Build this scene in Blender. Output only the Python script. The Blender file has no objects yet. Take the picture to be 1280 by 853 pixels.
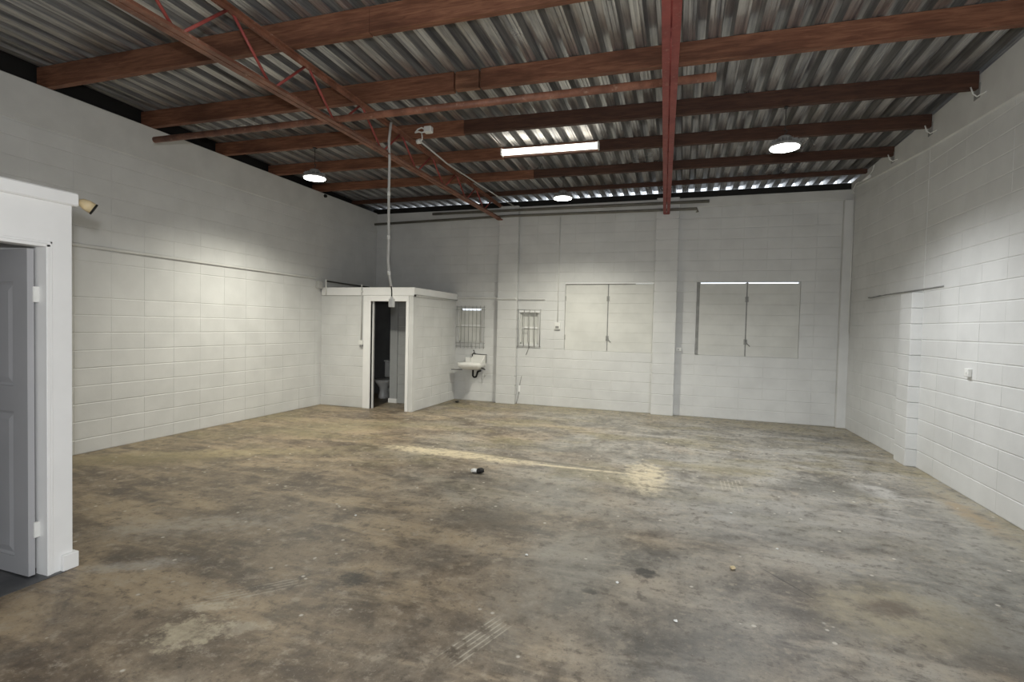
import bpy, bmesh, math, random
from mathutils import Vector, Matrix
random.seed(7)
SC = bpy.context.scene
COL = SC.collection
# ------------------------------------------------------------------ camera
CAM_H = 1.672
F_PX, YAW, PITCH, ROLL = 641.8, 0.3185, -0.0299, 0.0232
def cam_axes():
    cy, sy = math.cos(YAW), math.sin(YAW)
    fw = Vector((-sy*math.cos(PITCH), cy*math.cos(PITCH), math.sin(PITCH)))
    r = Vector((cy, sy, 0)); u = r.cross(fw)
    c, s = math.cos(ROLL), math.sin(ROLL)
    return (r*c + u*s), (u*c - r*s), fw
CR, CU, CF = cam_axes()
cam = bpy.data.objects.new('camera', bpy.data.cameras.new('camera'))
COL.objects.link(cam)
cam.data.sensor_width = 36.0
cam.data.lens = F_PX/1280*36.0
cam.data.clip_start = 0.05
M = Matrix((CR, CU, -CF)).transposed().to_4x4()
M.translation = Vector((0, 0, CAM_H))
cam.matrix_world = M
SC.camera = cam
# ------------------------------------------------------------------ light
W = bpy.data.worlds.new('sky'); SC.world = W; W.use_nodes = True
bg = W.node_tree.nodes['Background']
bg.inputs[0].default_value = (0.86, 0.93, 1.0, 1); bg.inputs[1].default_value = 2.0
SC.view_settings.view_transform = 'Standard'
SC.view_settings.look = 'None'
SC.view_settings.gamma = 1.0
SC.view_settings.use_curve_mapping = False
SC.view_settings.exposure = 0.0
PENDANT_W, BATTEN_E, FLASH_W = 410.0, 4.0, 300.0
fl = bpy.data.lights.new('camera_flash', 'POINT'); fl.energy = FLASH_W; fl.shadow_soft_size = 0.05
fl.color = (0.96, 0.98, 1.0)
flo = bpy.data.objects.new('camera_flash', fl); flo.location = (0.0, -0.06, 1.95); COL.objects.link(flo)
# ------------------------------------------------------------------ room numbers (metres)
L, R, D = -6.847, 2.862, 10.472
YF = -1.3                    # inner face of the front wall, behind the camera
YT, XT = 8.563, -4.78        # toilet room front and side faces
ZP, ZS = 4.22, 4.45          # underside of the purlins, underside of the roof sheet
# ------------------------------------------------------------------ material helpers
class NT:
    def __init__(s, name):
        s.m = bpy.data.materials.new(name); s.m.use_nodes = True
        s.t = s.m.node_tree; s.b = s.t.nodes['Principled BSDF']
        s.pos = None
    def n(s, typ, **kw):
        nd = s.t.nodes.new(typ)
        for k, v in kw.items(): setattr(nd, k, v)
        return nd
    def put(s, sock, v):
        if hasattr(v, 'is_output') or isinstance(v, bpy.types.NodeSocket): s.t.links.new(v, sock)
        elif isinstance(v, (tuple, list)) and sock.type == 'RGBA' and len(v) == 3: sock.default_value = (*v, 1)
        else: sock.default_value = v
    def world(s):
        if s.pos is None: s.pos = s.n('ShaderNodeNewGeometry').outputs['Position']
        return s.pos
    def obj(s): return s.n('ShaderNodeTexCoord').outputs['Object']
    def scale(s, v, sc):
        m = s.n('ShaderNodeMapping'); s.put(m.inputs['Vector'], v); m.inputs['Scale'].default_value = sc
        return m.outputs[0]
    def noise(s, v, sc, det=4, rough=0.55, dist=0.0):
        k = s.n('ShaderNodeTexNoise'); s.put(k.inputs['Vector'], v)
        k.inputs['Scale'].default_value = sc; k.inputs['Detail'].default_value = det
        k.inputs['Roughness'].default_value = rough; k.inputs['Distortion'].default_value = dist
        return k.outputs[0]
    def math(s, op, a, b=0.0, c=0.0, clamp=False):
        k = s.n('ShaderNodeMath', operation=op, use_clamp=clamp)
        s.put(k.inputs[0], a); s.put(k.inputs[1], b); s.put(k.inputs[2], c); return k.outputs[0]
    def ss(s, v, a, b):                       # smoothstep from a to b, 0..1
        k = s.n('ShaderNodeMapRange', interpolation_type='SMOOTHSTEP')
        s.put(k.inputs['Value'], v); k.inputs['From Min'].default_value = a; k.inputs['From Max'].default_value = b
        return k.outputs[0]
    def mix(s, f, a, b):
        k = s.n('ShaderNodeMix', data_type='RGBA')
        s.put(k.inputs[0], f); s.put(k.inputs[6], a); s.put(k.inputs[7], b); return k.outputs[2]
    def bump(s, h, st, dist=0.01):
        k = s.n('ShaderNodeBump'); k.inputs['Strength'].default_value = st; k.inputs['Distance'].default_value = dist
        s.put(k.inputs['Height'], h); s.t.links.new(k.outputs[0], s.b.inputs['Normal'])
    def set(s, col=None, rough=None, metal=None, spec=None):
        if col is not None: s.put(s.b.inputs['Base Color'], col)
        if rough is not None: s.put(s.b.inputs['Roughness'], rough)
        if metal is not None: s.put(s.b.inputs['Metallic'], metal)
        if spec is not None: s.put(s.b.inputs['Specular IOR Level'], spec)
        return s.m
MAT = {}
def paint(name, c, var=0.05, rough=0.55, sc=2.5, bump=0.12):
    k = NT(name); p = k.world()
    n1 = k.noise(p, sc, 5); n2 = k.noise(p, 40, 3)
    dk = tuple(x*(1-2*var) for x in c)
    a = k.mix(k.ss(n1, .3, .7), dk, c)
    rnd = k.n('ShaderNodeObjectInfo').outputs['Random']
    a = k.mix(k.math('MULTIPLY', rnd, var*1.2), a, tuple(x*.55 for x in c))
    k.bump(n2, bump, 0.004)
    MAT[name] = k.set(a, rough, 0, .35)
paint('wall_paint', (0.69, 0.693, 0.68), .045, .5)
paint('render_paint', (0.66, 0.66, 0.64), .05, .55)
paint('white_paint', (0.87, 0.87, 0.86), .015, .4, 6, .04)
paint('door_grey', (0.42, 0.42, 0.435), .03, .4, 3, .04)
paint('shutter_paint', (0.68, 0.68, 0.645), .05, .5, 3, .08)
paint('plastic_white', (0.78, 0.78, 0.75), .03, .35, 8, .0)
paint('ceramic', (0.85, 0.84, 0.80), .02, .12, 6, .0)
paint('grey_steel', (0.30, 0.30, 0.29), .12, .5, 12, .1)
paint('dark_metal', (0.035, 0.033, 0.03), .1, .45, 12, .1)
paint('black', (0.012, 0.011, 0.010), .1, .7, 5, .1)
paint('cream', (0.74, 0.60, 0.36), .1, .4, 20, .0)
paint('tile', (0.42, 0.43, 0.43), .03, .12, 5, .0)
paint('bar_paint', (0.40, 0.40, 0.38), .1, .5, 12, .05)
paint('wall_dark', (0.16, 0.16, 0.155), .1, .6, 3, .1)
paint('rail_grey', (0.20, 0.19, 0.16), .15, .5, 6, .1)
paint('conduit_grey', (0.55, 0.55, 0.53), .05, .4, 6, .0)
def emit(name, col, e):
    k = NT(name); k.set(col, .4)
    k.put(k.b.inputs['Emission Color'], col); k.b.inputs['Emission Strength'].default_value = e
    MAT[name] = k.m
emit('lens_glow', (0.97, 1.0, 0.96), 14.0)
emit('tube_glow', (1.0, 0.95, 0.84), BATTEN_E)
def timber(name, c1, c2, stain=(0.05, 0.02, 0.012)):
    k = NT(name); p = k.world(); g = k.scale(p, (1.2, 14, 14))
    n1 = k.noise(g, 3.0, 6, .6, .6); n2 = k.noise(k.scale(p, (.7, 3, 3)), 1.6, 4); n3 = k.noise(g, 12, 4)
    a = k.mix(k.ss(n1, .3, .72), c1, c2)
    a = k.mix(k.math('MULTIPLY', k.ss(n2, .45, .72), .8), a, stain)
    k.bump(n3, .35, .006)
    MAT[name] = k.set(a, .6, 0, .3)
timber('timber_red', (0.14, 0.056, 0.032), (0.265, 0.122, 0.070), (0.075, 0.030, 0.018))
timber('timber_dark', (0.046, 0.022, 0.015), (0.095, 0.044, 0.027))
timber('timber_pale', (0.22, 0.10, 0.055), (0.34, 0.17, 0.10))
def steel_red(name, c1, c2, wear):
    k = NT(name); p = k.world()
    a = k.mix(k.ss(k.noise(p, 5, 6, .65), .35, .7), c1, c2)
    a = k.mix(k.ss(k.noise(p, 17, 5, .7), .56, .74), a, wear)
    k.bump(k.noise(p, 60, 3), .2, .003)
    MAT[name] = k.set(a, .55, 0, .4)
steel_red('rust_steel', (0.15, 0.062, 0.038), (0.28, 0.125, 0.078), (0.36, 0.24, 0.18))
steel_red('red_primer', (0.19, 0.035, 0.030), (0.27, 0.060, 0.050), (0.30, 0.14, 0.11))
steel_red('red_rod', (0.26, 0.045, 0.040), (0.34, 0.075, 0.060), (0.26, 0.12, 0.09))
def roof_metal():
    k = NT('galvanised_sheet'); p = k.world()
    st = k.scale(p, (9, .35, 9))
    n1 = k.noise(st, 2.2, 6, .65); n2 = k.noise(p, 1.1, 4); n3 = k.noise(k.scale(p, (26, .5, 26)), 2, 3)
    a = k.mix(k.ss(n1, .3, .7), (0.22, 0.222, 0.235), (0.62, 0.61, 0.59))
    a = k.mix(k.math('MULTIPLY', k.ss(n2, .5, .75), .55), a, (0.20, 0.165, 0.12))
    a = k.mix(k.math('MULTIPLY', k.ss(n3, .55, .8), .3), a, (0.12, 0.12, 0.125))
    k.bump(n3, .12, .004)
    r = k.math('ADD', k.math('MULTIPLY', n2, .35), .16)
    MAT['galvanised_sheet'] = k.set(a, r, .7, .5)
roof_metal()
def floor_mat():
    k = NT('concrete_floor'); p = k.world()
    sx = k.n('ShaderNodeSeparateXYZ'); k.put(sx.inputs[0], p); X, Y = sx.outputs[0], sx.outputs[1]
    nb = k.noise(p, .55, 6, .62, .4); nm = k.noise(p, 2.1, 7, .66, .3); nf = k.noise(p, 9, 7, .7); ng = k.noise(p, 42, 4, .7)
    rot = k.n('ShaderNodeMapping'); k.put(rot.inputs['Vector'], p); rot.inputs['Rotation'].default_value = (0, 0, .55); rot.inputs['Scale'].default_value = (.45, 1.5, 1)
    sw = k.noise(rot.outputs[0], 1.5, 7, .66, .5); nh = k.noise(p, 22, 6, .8)
    brown = k.mix(k.ss(nm, .34, .66), (0.088, 0.064, 0.043), (0.270, 0.212, 0.146))
    brown = k.mix(k.math('MULTIPLY', k.ss(sw, .46, .64), .85), brown, (0.400, 0.310, 0.200))
    grey = k.mix(k.ss(nm, .30, .68), (0.130, 0.124, 0.108), (0.330, 0.315, 0.275))
    grey = k.mix(k.math('MULTIPLY', k.ss(sw, .48, .64), .7), grey, (0.400, 0.385, 0.345))
    side = k.math('ADD', k.math('MULTIPLY', X, .17), k.math('MULTIPLY', k.math('SUBTRACT', nb, .5), 2.6))
    side = k.math('ADD', side, k.math('MULTIPLY', k.math('SUBTRACT', Y, 4.0), .10))
    a = k.mix(k.ss(side, -.62, .42), brown, grey)
    # olive tint towards the walls, ochre staining in streaks
    ol = k.math('MULTIPLY', k.ss(k.noise(k.scale(p, (.7, 1.3, 1)), .9, 6, .65), .47, .64), k.ss(Y, 3.6, 6.5))
    a = k.mix(k.math('MULTIPLY', ol, .5), a, (0.270, 0.235, 0.125))
    edge = k.math('ADD', k.ss(Y, 9.2, 10.4), k.ss(X, 2.2, 2.85), clamp=True)
    edge = k.math('ADD', edge, k.math('MULTIPLY', k.ss(k.math('MULTIPLY', X, -1.0), 5.6, 6.8), .6), clamp=True)
    a = k.mix(k.math('MULTIPLY', k.math('MULTIPLY', edge, k.ss(nf, .35, .6)), .6), a, (0.32, 0.265, 0.15))
    # worn darker and paler blotches
    a = k.mix(k.math('MULTIPLY', k.ss(nf, .52, .66), .55), a, (0.40, 0.345, 0.265))
    a = k.mix(k.math('MULTIPLY', k.ss(nf, .48, .34), .65), a, (0.070, 0.055, 0.041))
    a = k.mix(k.math('MULTIPLY', k.ss(nh, .47, .34), .55), a, (0.065, 0.052, 0.040))
    a = k.mix(k.math('MULTIPLY', k.ss(nh, .55, .68), .40), a, (0.44, 0.39, 0.30))
    a = k.mix(k.math('MULTIPLY', k.ss(k.noise(p, 1.3, 6, .7, .8), .56, .70), .55), a, (0.075, 0.062, 0.050))
    a = k.mix(k.math('MULTIPLY', k.ss(ng, .60, .72), .45), a, (0.46, 0.41, 0.33))
    a = k.mix(k.math('MULTIPLY', k.ss(ng, .40, .28), .45), a, (0.05, 0.042, 0.034))
    wob = k.math('SUBTRACT', k.noise(p, 3.2, 6, .68), .5)
    wob2 = k.math('SUBTRACT', k.noise(p, 11, 6, .75), .5); wob3 = k.math('SUBTRACT', k.noise(p, 34, 5, .8), .5)
    def stain(a, cx, cy, rx, ry, ang, col, st, wo=.9, soft=.35):
        m = k.n('ShaderNodeMapping', vector_type='TEXTURE'); k.put(m.inputs['Vector'], p)
        m.inputs['Location'].default_value = (cx, cy, 0); m.inputs['Rotation'].default_value = (0, 0, ang)
        m.inputs['Scale'].default_value = (rx, ry, 1)
        l = k.n('ShaderNodeVectorMath', operation='LENGTH'); k.put(l.inputs[0], m.outputs[0])
        d = k.math('ADD', l.outputs['Value'], k.math('MULTIPLY', wob, wo)); d = k.math('ADD', d, k.math('MULTIPLY', wob2, wo*2.2)); d = k.math('ADD', d, k.math('MULTIPLY', wob3, wo*1.0))
        f = k.math('MULTIPLY', k.math('MULTIPLY', k.ss(d, 1+soft, 1-soft), st), k.math('ADD', k.math('MULTIPLY', k.ss(nf, .36, .56), .62), .38))
        return k.mix(f, a, col)
    pale, dark, chalk = (0.64, 0.55, 0.38), (0.030, 0.027, 0.024), (0.46, 0.45, 0.42)
    S = [(-2.66, 6.03, 1.02, .16, -.03, pale, 1.0, .8, .4), (-1.15, 5.98, .75, .035, .01, pale, .8, .5, .5),
         (-.335, 5.95, .20, .50, .05, pale, .85, 1.2, .5), (-1.6, 6.12, .9, .035, -.06, (0.09, .075, .05), .7, .5, .5),
         (-1.976, 2.817, .10, .085, .3, dark, .85, .9, .3), (-.182, 3.586, .075, .065, 0, dark, .85, .9, .3),
         (-.496, 3.207, .05, .04, 0, dark, .8, .9, .3), (-2.1, 2.35, .12, .09, .5, dark, .45, .9, .5),
         (1.30, 3.62, .44, .33, .35, (0.36, .31, .205), .62, .8, .45), (1.26, 3.66, .16, .09, .4, (.10, .07, .05), .75, .9, .5),
         (2.03, 6.36, .16, .26, .2, chalk, .7, .9, .5), (1.5, 6.25, .42, .28, .1, (.075, .075, .065), .6, 1.0, .5),
         (1.0, 5.2, 1.0, .75, .2, (.31, .305, .285), .40, .9, .7), (-5.6, 4.75, 1.1, .22, .55, (.42, .35, .19), .6, 1.1, .6),
         (-5.9, 4.35, .7, .25, .5, (.12, .10, .045), .65, 1.0, .6), (-2.45, 2.02, .16, .13, .4, (.58, .51, .36), .6, 2.2, .4),
         (-2.55, 2.25, .10, .05, .4, (.58, .51, .38), .6, 2.2, .4), (-2.2, 2.15, .15, .06, .5, (.5, .44, .33), .5, 2.4, .4),
         (-3.7, 3.1, .55, .16, .6, (.40, .37, .32), .5, 1.8, .7), (-3.45, 2.45, .28, .07, .6, (.46, .44, .40), .5, 1.8, .7),
         (-1.55, 4.15, .40, .35, .2, (.075, .058, .040), .6, 1.0, .6), (-1.2, 4.9, .5, .35, .2, (.30, .285, .25), .4, 1.0, .6),
         (-.75, 3.3, .22, .85, -.18, (.27, .25, .21), .45, .7, .6), (.62, 6.95, .6, .22, 0, (.36, .35, .31), .45, 1.1, .6),
         (1.75, 8.0, .5, .16, 0, (.40, .39, .35), .45, 1.1, .6), (.4, 4.9, .10, .09, 0, (.36, .35, .32), .5, .9, .5),
         (1.95, 3.25, .5, .5, 0, (.075, .07, .062), .5, 1.0, .7), (.15, 2.75, .45, .4, 0, (.08, .078, .072), .45, 1.0, .7),
         (.62, 3.45, .16, .12, .4, dark, .35, .9, .6), (-5.2, 6.8, 1.2, .4, .7, (.29, .255, .15), .5, 1.0, .6),
         (2.45, 5.4, .22, 1.0, -.2, (.40, .39, .35), .35, 1.1, .6), (2.62, 5.9, .1, .5, 0, (.33, .22, .10), .5, 1.1, .6)]
    for s_ in S: a = stain(a, *s_)
    # comb-like trowel ridges left in three places
    def ridges(a, cx, cy, rx, ry, ang, n, st):
        m = k.n('ShaderNodeMapping', vector_type='TEXTURE'); k.put(m.inputs['Vector'], p)
        m.inputs['Location'].default_value = (cx, cy, 0); m.inputs['Rotation'].default_value = (0, 0, ang)
        m.inputs['Scale'].default_value = (rx, ry, 1)
        s2 = k.n('ShaderNodeSeparateXYZ'); k.put(s2.inputs[0], m.outputs[0])
        bx = k.math('MULTIPLY', k.ss(k.math('ABSOLUTE', s2.outputs[0]), 1.05, .85), k.ss(k.math('ABSOLUTE', s2.outputs[1]), 1.1, .7))
        w = k.ss(k.math('SINE', k.math('MULTIPLY', s2.outputs[0], n*math.pi)), .3, .95)
        f = k.math('MULTIPLY', k.math('MULTIPLY', bx, k.math('ADD', w, .25)), k.ss(nf, .38, .55))
        return k.mix(k.math('MULTIPLY', f, st), a, (.44, .40, .32))
    a = ridges(a, -.985, 2.50, .075, .24, -.35, 5, .75)
    a = ridges(a, -2.464, 2.45, .07, .36, -.75, 4, .55)
    a = ridges(a, .57, 5.99, .12, .24, 0, 6, .55)
    # scattered pale chips of old paint
    v = k.n('ShaderNodeTexVoronoi', feature='F1'); k.put(v.inputs['Vector'], p); v.inputs['Scale'].default_value = 7.5
    chip = k.math('MULTIPLY', k.ss(v.outputs['Distance'], .13, .06), k.ss(k.noise(p, 2.7, 3), .50, .57))
    a = k.mix(k.math('MULTIPLY', chip, .8), a, (.62, .58, .50))
    v2 = k.n('ShaderNodeTexVoronoi', feature='F1'); k.put(v2.inputs['Vector'], p); v2.inputs['Scale'].default_value = 5.1
    spot = k.math('MULTIPLY', k.ss(v2.outputs['Distance'], .13, .06), k.ss(k.noise(p, 1.9, 3), .56, .62))
    a = k.mix(k.math('MULTIPLY', spot, .6), a, (.06, .05, .04))
    # sawn crack
    m = k.n('ShaderNodeMapping', vector_type='TEXTURE'); k.put(m.inputs['Vector'], p)
    m.inputs['Location'].default_value = (.72, 3.79, 0); m.inputs['Rotation'].default_value = (0, 0, -.91); m.inputs['Scale'].default_value = (.25, .008, 1)
    l = k.n('ShaderNodeVectorMath', operation='LENGTH'); k.put(l.inputs[0], m.outputs[0])
    a = k.mix(k.math('MULTIPLY', k.ss(l.outputs['Value'], 1.2, .6), .6), a, (.03, .028, .025))
    k.bump(k.math('ADD', k.math('MULTIPLY', nf, .7), k.math('MULTIPLY', ng, .3)), .35, .012)
    MAT['concrete_floor'] = k.set(a, k.math('ADD', k.math('MULTIPLY', nm, .4), .28), 0, .42)
floor_mat()
def dark_floor():
    k = NT('dark_concrete'); p = k.world()
    a = k.mix(k.ss(k.noise(p, 3, 6, .65), .3, .7), (0.045, 0.048, 0.052), (0.12, 0.12, 0.12))
    MAT['dark_concrete'] = k.set(a, .35, 0, .4)
dark_floor()
# ------------------------------------------------------------------ mesh helpers
def box(bm, x0, x1, y0, y1, z0, z1, bev=0.0, seg=1):
    t = bmesh.new() if bev else bm
    vs = [t.verts.new((x, y, z)) for z in (z0, z1) for y in (y0, y1) for x in (x0, x1)]
    for f in ((0, 2, 3, 1), (4, 5, 7, 6), (0, 1, 5, 4), (2, 6, 7, 3), (0, 4, 6, 2), (1, 3, 7, 5)):
        t.faces.new([vs[i] for i in f])
    if bev:
        bmesh.ops.bevel(t, geom=t.edges[:], offset=bev, segments=seg, affect='EDGES', profile=.6)
        merge(bm, t)
def merge(bm, t):
    t.verts.index_update(); mp = [bm.verts.new(v.co) for v in t.verts]
    for f in t.faces:
        try: nf = bm.faces.new([mp[v.index] for v in f.verts]); nf.smooth = f.smooth
        except ValueError: pass
    t.free()
def basis(d):
    d = d.normalized(); up = Vector((0, 0, 1)) if abs(d.z) < .95 else Vector((0, 1, 0))
    a = d.cross(up).normalized(); return a, a.cross(d).normalized()
def tube(bm, pts, rad, n=10, cap=True, smooth=True):
    pts = [Vector(p) for p in pts]; rings = []
    rads = rad if isinstance(rad, (list, tuple)) else [rad]*len(pts)
    a = None
    for i, p in enumerate(pts):
        d = (pts[min(i+1, len(pts)-1)] - pts[max(i-1, 0)])
        if a is None: a, b = basis(d)
        else:
            dn = d.normalized(); a = (a - dn*a.dot(dn)).normalized(); b = a.cross(dn)
        rings.append([bm.verts.new(p + (a*math.cos(t) + b*math.sin(t))*rads[i]) for t in [2*math.pi*j/n for j in range(n)]])
    for q, w in zip(rings, rings[1:]):
        for j in range(n):
            f = bm.faces.new((q[j], q[(j+1) % n], w[(j+1) % n], w[j])); f.smooth = smooth
    if cap:
        bm.faces.new(rings[0][::-1]); bm.faces.new(rings[-1])
def prism(bm, prof, p0, p1, side=None):
    """sweep a 2D outline (a sideways, b upwards) from p0 to p1"""
    p0, p1 = Vector(p0), Vector(p1); a, b = basis(p1 - p0)
    q = [bm.verts.new(p0 + a*u + b*v) for u, v in prof]; w = [bm.verts.new(p1 + a*u + b*v) for u, v in prof]
    n = len(prof)
    for j in range(n): bm.faces.new((q[j], q[(j+1) % n], w[(j+1) % n], w[j]))
    bm.faces.new(q[::-1]); bm.faces.new(w)
def lathe(bm, prof, n=24, c=(0, 0, 0), sx=1, sy=1):
    rings = [[bm.verts.new((c[0] + r*sx*math.cos(2*math.pi*j/n), c[1] + r*sy*math.sin(2*math.pi*j/n), c[2] + z)) for j in range(n)] for r, z in prof]
    for q, w in zip(rings, rings[1:]):
        for j in range(n):
            f = bm.faces.new((q[j], q[(j+1) % n], w[(j+1) % n], w[j])); f.smooth = True
    if prof[0][0] > 1e-4: bm.faces.new(rings[0][::-1])
    if prof[-1][0] > 1e-4: bm.faces.new(rings[-1])
def mesh(name, bm, mat):
    bmesh.ops.recalc_face_normals(bm, faces=bm.faces[:])
    me = bpy.data.meshes.new(name); bm.to_mesh(me); bm.free()
    me.materials.append(MAT[mat]); return me
def obj(name, bm, mat, parent=None):
    o = bpy.data.objects.new(name, mesh(name, bm, mat)); COL.objects.link(o)
    if parent: o.parent = parent
    return o
def B(name, mat, parent, *boxes, bev=0.0):
    bm = bmesh.new()
    for b in boxes: box(bm, *b, bev=bev)
    return obj(name, bm, mat, parent)
def T(name, mat, parent, pts, rad, n=10):
    bm = bmesh.new(); tube(bm, pts, rad, n); return obj(name, bm, mat, parent)
def tag(o, label, cat=None, group=None, kind=None):
    o['label'] = label
    if cat: o['category'] = cat
    if group: o['group'] = group
    if kind: o['kind'] = kind
    return o
def struct(o, label): return tag(o, label, kind='structure')
def thing(name, label, cat, loc=(0, 0, 0), group=None):
    o = bpy.data.objects.new(name, None); o.empty_display_size = .1; o.location = loc; COL.objects.link(o)
    return tag(o, label, cat, group)
def at(o, parent):     # parent while keeping the part's world coordinates (parts are modelled in place)
    o.parent = parent; o.matrix_parent_inverse = Matrix.Translation(-Vector(parent.location)); return o
# ------------------------------------------------------------------ floor
f = B('floor', 'concrete_floor', None, (L-.2, R+.2, YF-3.5, D+.2, -.12, 0.0)); struct(f, 'stained brown and grey bare concrete floor of the shed')
f = B('floor_office', 'dark_concrete', None, (L, -3.765, YF, 2.24, 0.0, .004)); struct(f, 'dark grey floor inside the office doorway')
struct(B('ground', 'dark_concrete', None, (-40, 40, -40, 60, -.30, -.13)), 'dark ground outside the shed')
# ------------------------------------------------------------------ block walls
def proj_area(c, w, h):
    d = Vector(c) - Vector((0, 0, CAM_H)); z = d.dot(CF)
    if z < .3: return 0, False
    x, y = d.dot(CR)/z*F_PX, d.dot(CU)/z*F_PX
    return w*h/(z*z), abs(x) < 665 and abs(y) < 450
MESHCACHE = {}
def block_mesh(face, w, h):
    key = (face, round(w, 3), round(h, 3))
    if key not in MESHCACHE:
        w, h = key[1], key[2]; dp, be, bh = .012, .0045, .0008
        bm = bmesh.new(); a, b = w/2, h/2
        def ring(u, v, d): return [(-u, -v, d), (u, -v, d), (u, v, d), (-u, v, d)]
        conv = {'-Y': lambda p: (p[0], -p[2], p[1]), '+X': lambda p: (p[2], p[0], p[1]), '-X': lambda p: (-p[2], p[0], p[1])}[face]
        r = [[bm.verts.new(conv(p)) for p in ring(*q)] for q in ((a, b, -dp), (a, b, -.0035), (a-bh, b-be, 0))]
        for q, s in zip(r, r[1:]):
            for j in range(4): bm.faces.new((q[j], q[(j+1) % 4], s[(j+1) % 4], s[j]))
        bm.faces.new(r[2])
        MESHCACHE[key] = mesh('block', bm, 'wall_paint')
    return MESHCACHE[key]
def cut(rects, holes):
    out = rects
    for (a0, a1, c0, c1) in holes:
        nxt = []
        for (u0, u1, z0, z1) in out:
            if u1 <= a0 or u0 >= a1 or z1 <= c0 or z0 >= c1: nxt.append((u0, u1, z0, z1)); continue
            if u0 < a0: nxt.append((u0, a0, z0, z1))
            if u1 > a1: nxt.append((a1, u1, z0, z1))
            m0, m1 = max(u0, a0), min(u1, a1)
            if z0 < c0: nxt.append((m0, m1, z0, c0))
            if z1 > c1: nxt.append((m0, m1, c1, z1))
        out = nxt
    return out
def slab(name, face, plane, thick, rects, mat='wall_paint', parent=None):
    bm = bmesh.new()
    for (u0, u1, z0, z1) in rects:
        if face == '-Y': box(bm, u0, u1, plane, plane+thick, z0, z1)
        elif face == '+X': box(bm, plane-thick, plane, u0, u1, z0, z1)
        else: box(bm, plane, plane+thick, u0, u1, z0, z1)
    return obj(name, bm, mat, parent)
def lay(parent, face, plane, zs, us, holes=(), hidden=None, limit=300, bed=.008, head=.0005, rot=0.0):
    """blocks in stack bond between the course lines zs and the head joints us"""
    recs = []
    for z0, z1 in zip(zs, zs[1:]):
        for u0, u1 in zip(us, us[1:]):
            for (a, b, c, d) in cut([(u0, u1, z0, z1)], holes):
                w, h = b-a-head, d-c-bed
                if w < .035 or h < .035: continue
                u, z = (a+b)/2, (c+d)/2
                pr = random.uniform(-.0012, .0012)
                pos = (u, plane+pr, z) if face == '-Y' else ((plane(u) if callable(plane) else plane)+pr, u, z)
                s, vis = proj_area(pos, w, h)
                if hidden and hidden(u, z): vis = False
                recs.append((vis, s, pos, w, h))
    recs.sort(key=lambda r: (not r[0], -r[1]))
    rest = []
    for i, (vis, s, pos, w, h) in enumerate(recs):
        if vis and i < limit:
            o = bpy.data.objects.new('block', block_mesh(face, w, h)); COL.objects.link(o); o.parent = parent; o.location = pos; o.rotation_euler.z = rot
        else: rest.append((pos, w, h))
    if rest:
        bm = bmesh.new()
        for pos, w, h in rest:
            t = bmesh.new(); t.from_mesh(block_mesh(face, w, h)); bmesh.ops.rotate(t, verts=t.verts[:], cent=(0, 0, 0), matrix=Matrix.Rotation(rot, 3, 'Z')); bmesh.ops.translate(t, verts=t.verts[:], vec=pos); merge(bm, t)
        o = obj('block_field', bm, 'wall_paint', parent); o['kind'] = 'stuff'
def steps(a, b, st, anchor):
    k0 = math.ceil((a-anchor)/st + 1e-6); out = [a]
    while anchor + k0*st < b - 1e-6: out.append(anchor + k0*st); k0 += 1
    return out + [b]
RC = .0045     # joints sit this far behind the block faces
# --- left wall: tall courses, a ledge, faint courses, then a plain bond beam
zl = [0.0] + [.176 + .215*i for i in range(9)] + [2.33, 2.495]
wl = slab('wall_left', '+X', L-RC, .19-RC, [(YF, D, 0, 4.215)]); struct(wl, 'long painted concrete block side wall beside the toilet room')
ul = steps(YF, D-.02, .4215, 4.156)
behind = lambda y, z: (y < 3.85 and z < 2.55) or (y > YT+.1 and z < 2.2)
lay(wl, '+X', L, zl + [2.53, 2.74, 2.95, 3.16, 3.37, 3.58, 3.745], ul, hidden=behind)
B('bond_beam', 'render_paint', wl, (L-RC, L+.016, YF, D, 3.76, 4.217), bev=.008)
B('ledge', 'render_paint', wl, (L-RC, L+.028, YF, 8.35, 2.492, 2.532), bev=.008)
# --- back wall with two shuttered openings and two small barred ones
WIN1, WIN2 = (-2.313, -.545, 1.19, 2.592), (.252, 2.022, 1.195, 2.592)
WIN3, WIN4 = (-4.70, -4.16, 1.28, 2.03), (-3.28, -2.87, 1.29, 1.98)
holes = [WIN1, WIN2, WIN3, WIN4]
wb = slab('wall_back', '-Y', D+RC, .19-RC, cut([(L-.19, R+.19, 0, 4.2)], holes)); struct(wb, 'painted concrete block end wall with two shuttered windows')
ub = steps(L, -3.33, .4, -3.73) + steps(-3.33, -.53, .4, -.53)[1:] + [-.11] + steps(-.11, R-.1, .4, .25)[1:]
PIL = [(-3.76, -3.33), (-.53, -.11)]
zb = [i*.2 for i in range(20)] + [4.01, 4.2]
lay(wb, '-Y', D, zb, ub, holes + [(-3.76, -3.33, 0, 4.3), (-.53, -.11, 0, 4.3), (2.635, R, 0, 4.0)], hidden=lambda x, z: x < XT and z < 2.3)
for a, b in PIL:
    p = B('pilaster', 'wall_paint', wb, (a+.012, b-.012, D-.12+RC, D, 0, 4.2))
    for z0, z1 in zip(zb, zb[1:]):
        bm = bmesh.new(); box(bm, a, b, D-.12, D-.002, z0+.004, z1-.005, bev=.004); obj('block', bm, 'wall_paint', p)
B('corner_pier', 'wall_paint', wb, (2.635, 2.785, D-.10, D+.01, 0, 4.0), bev=.006)
B('ledge', 'render_paint', wb, (XT, -3.765, D-.035, D+.01, 2.245, 2.29), bev=.006)
B('ledge', 'render_paint', wb, (-3.775, -3.345, D-.15, D-.11, 2.225, 2.262), bev=.006)
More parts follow.
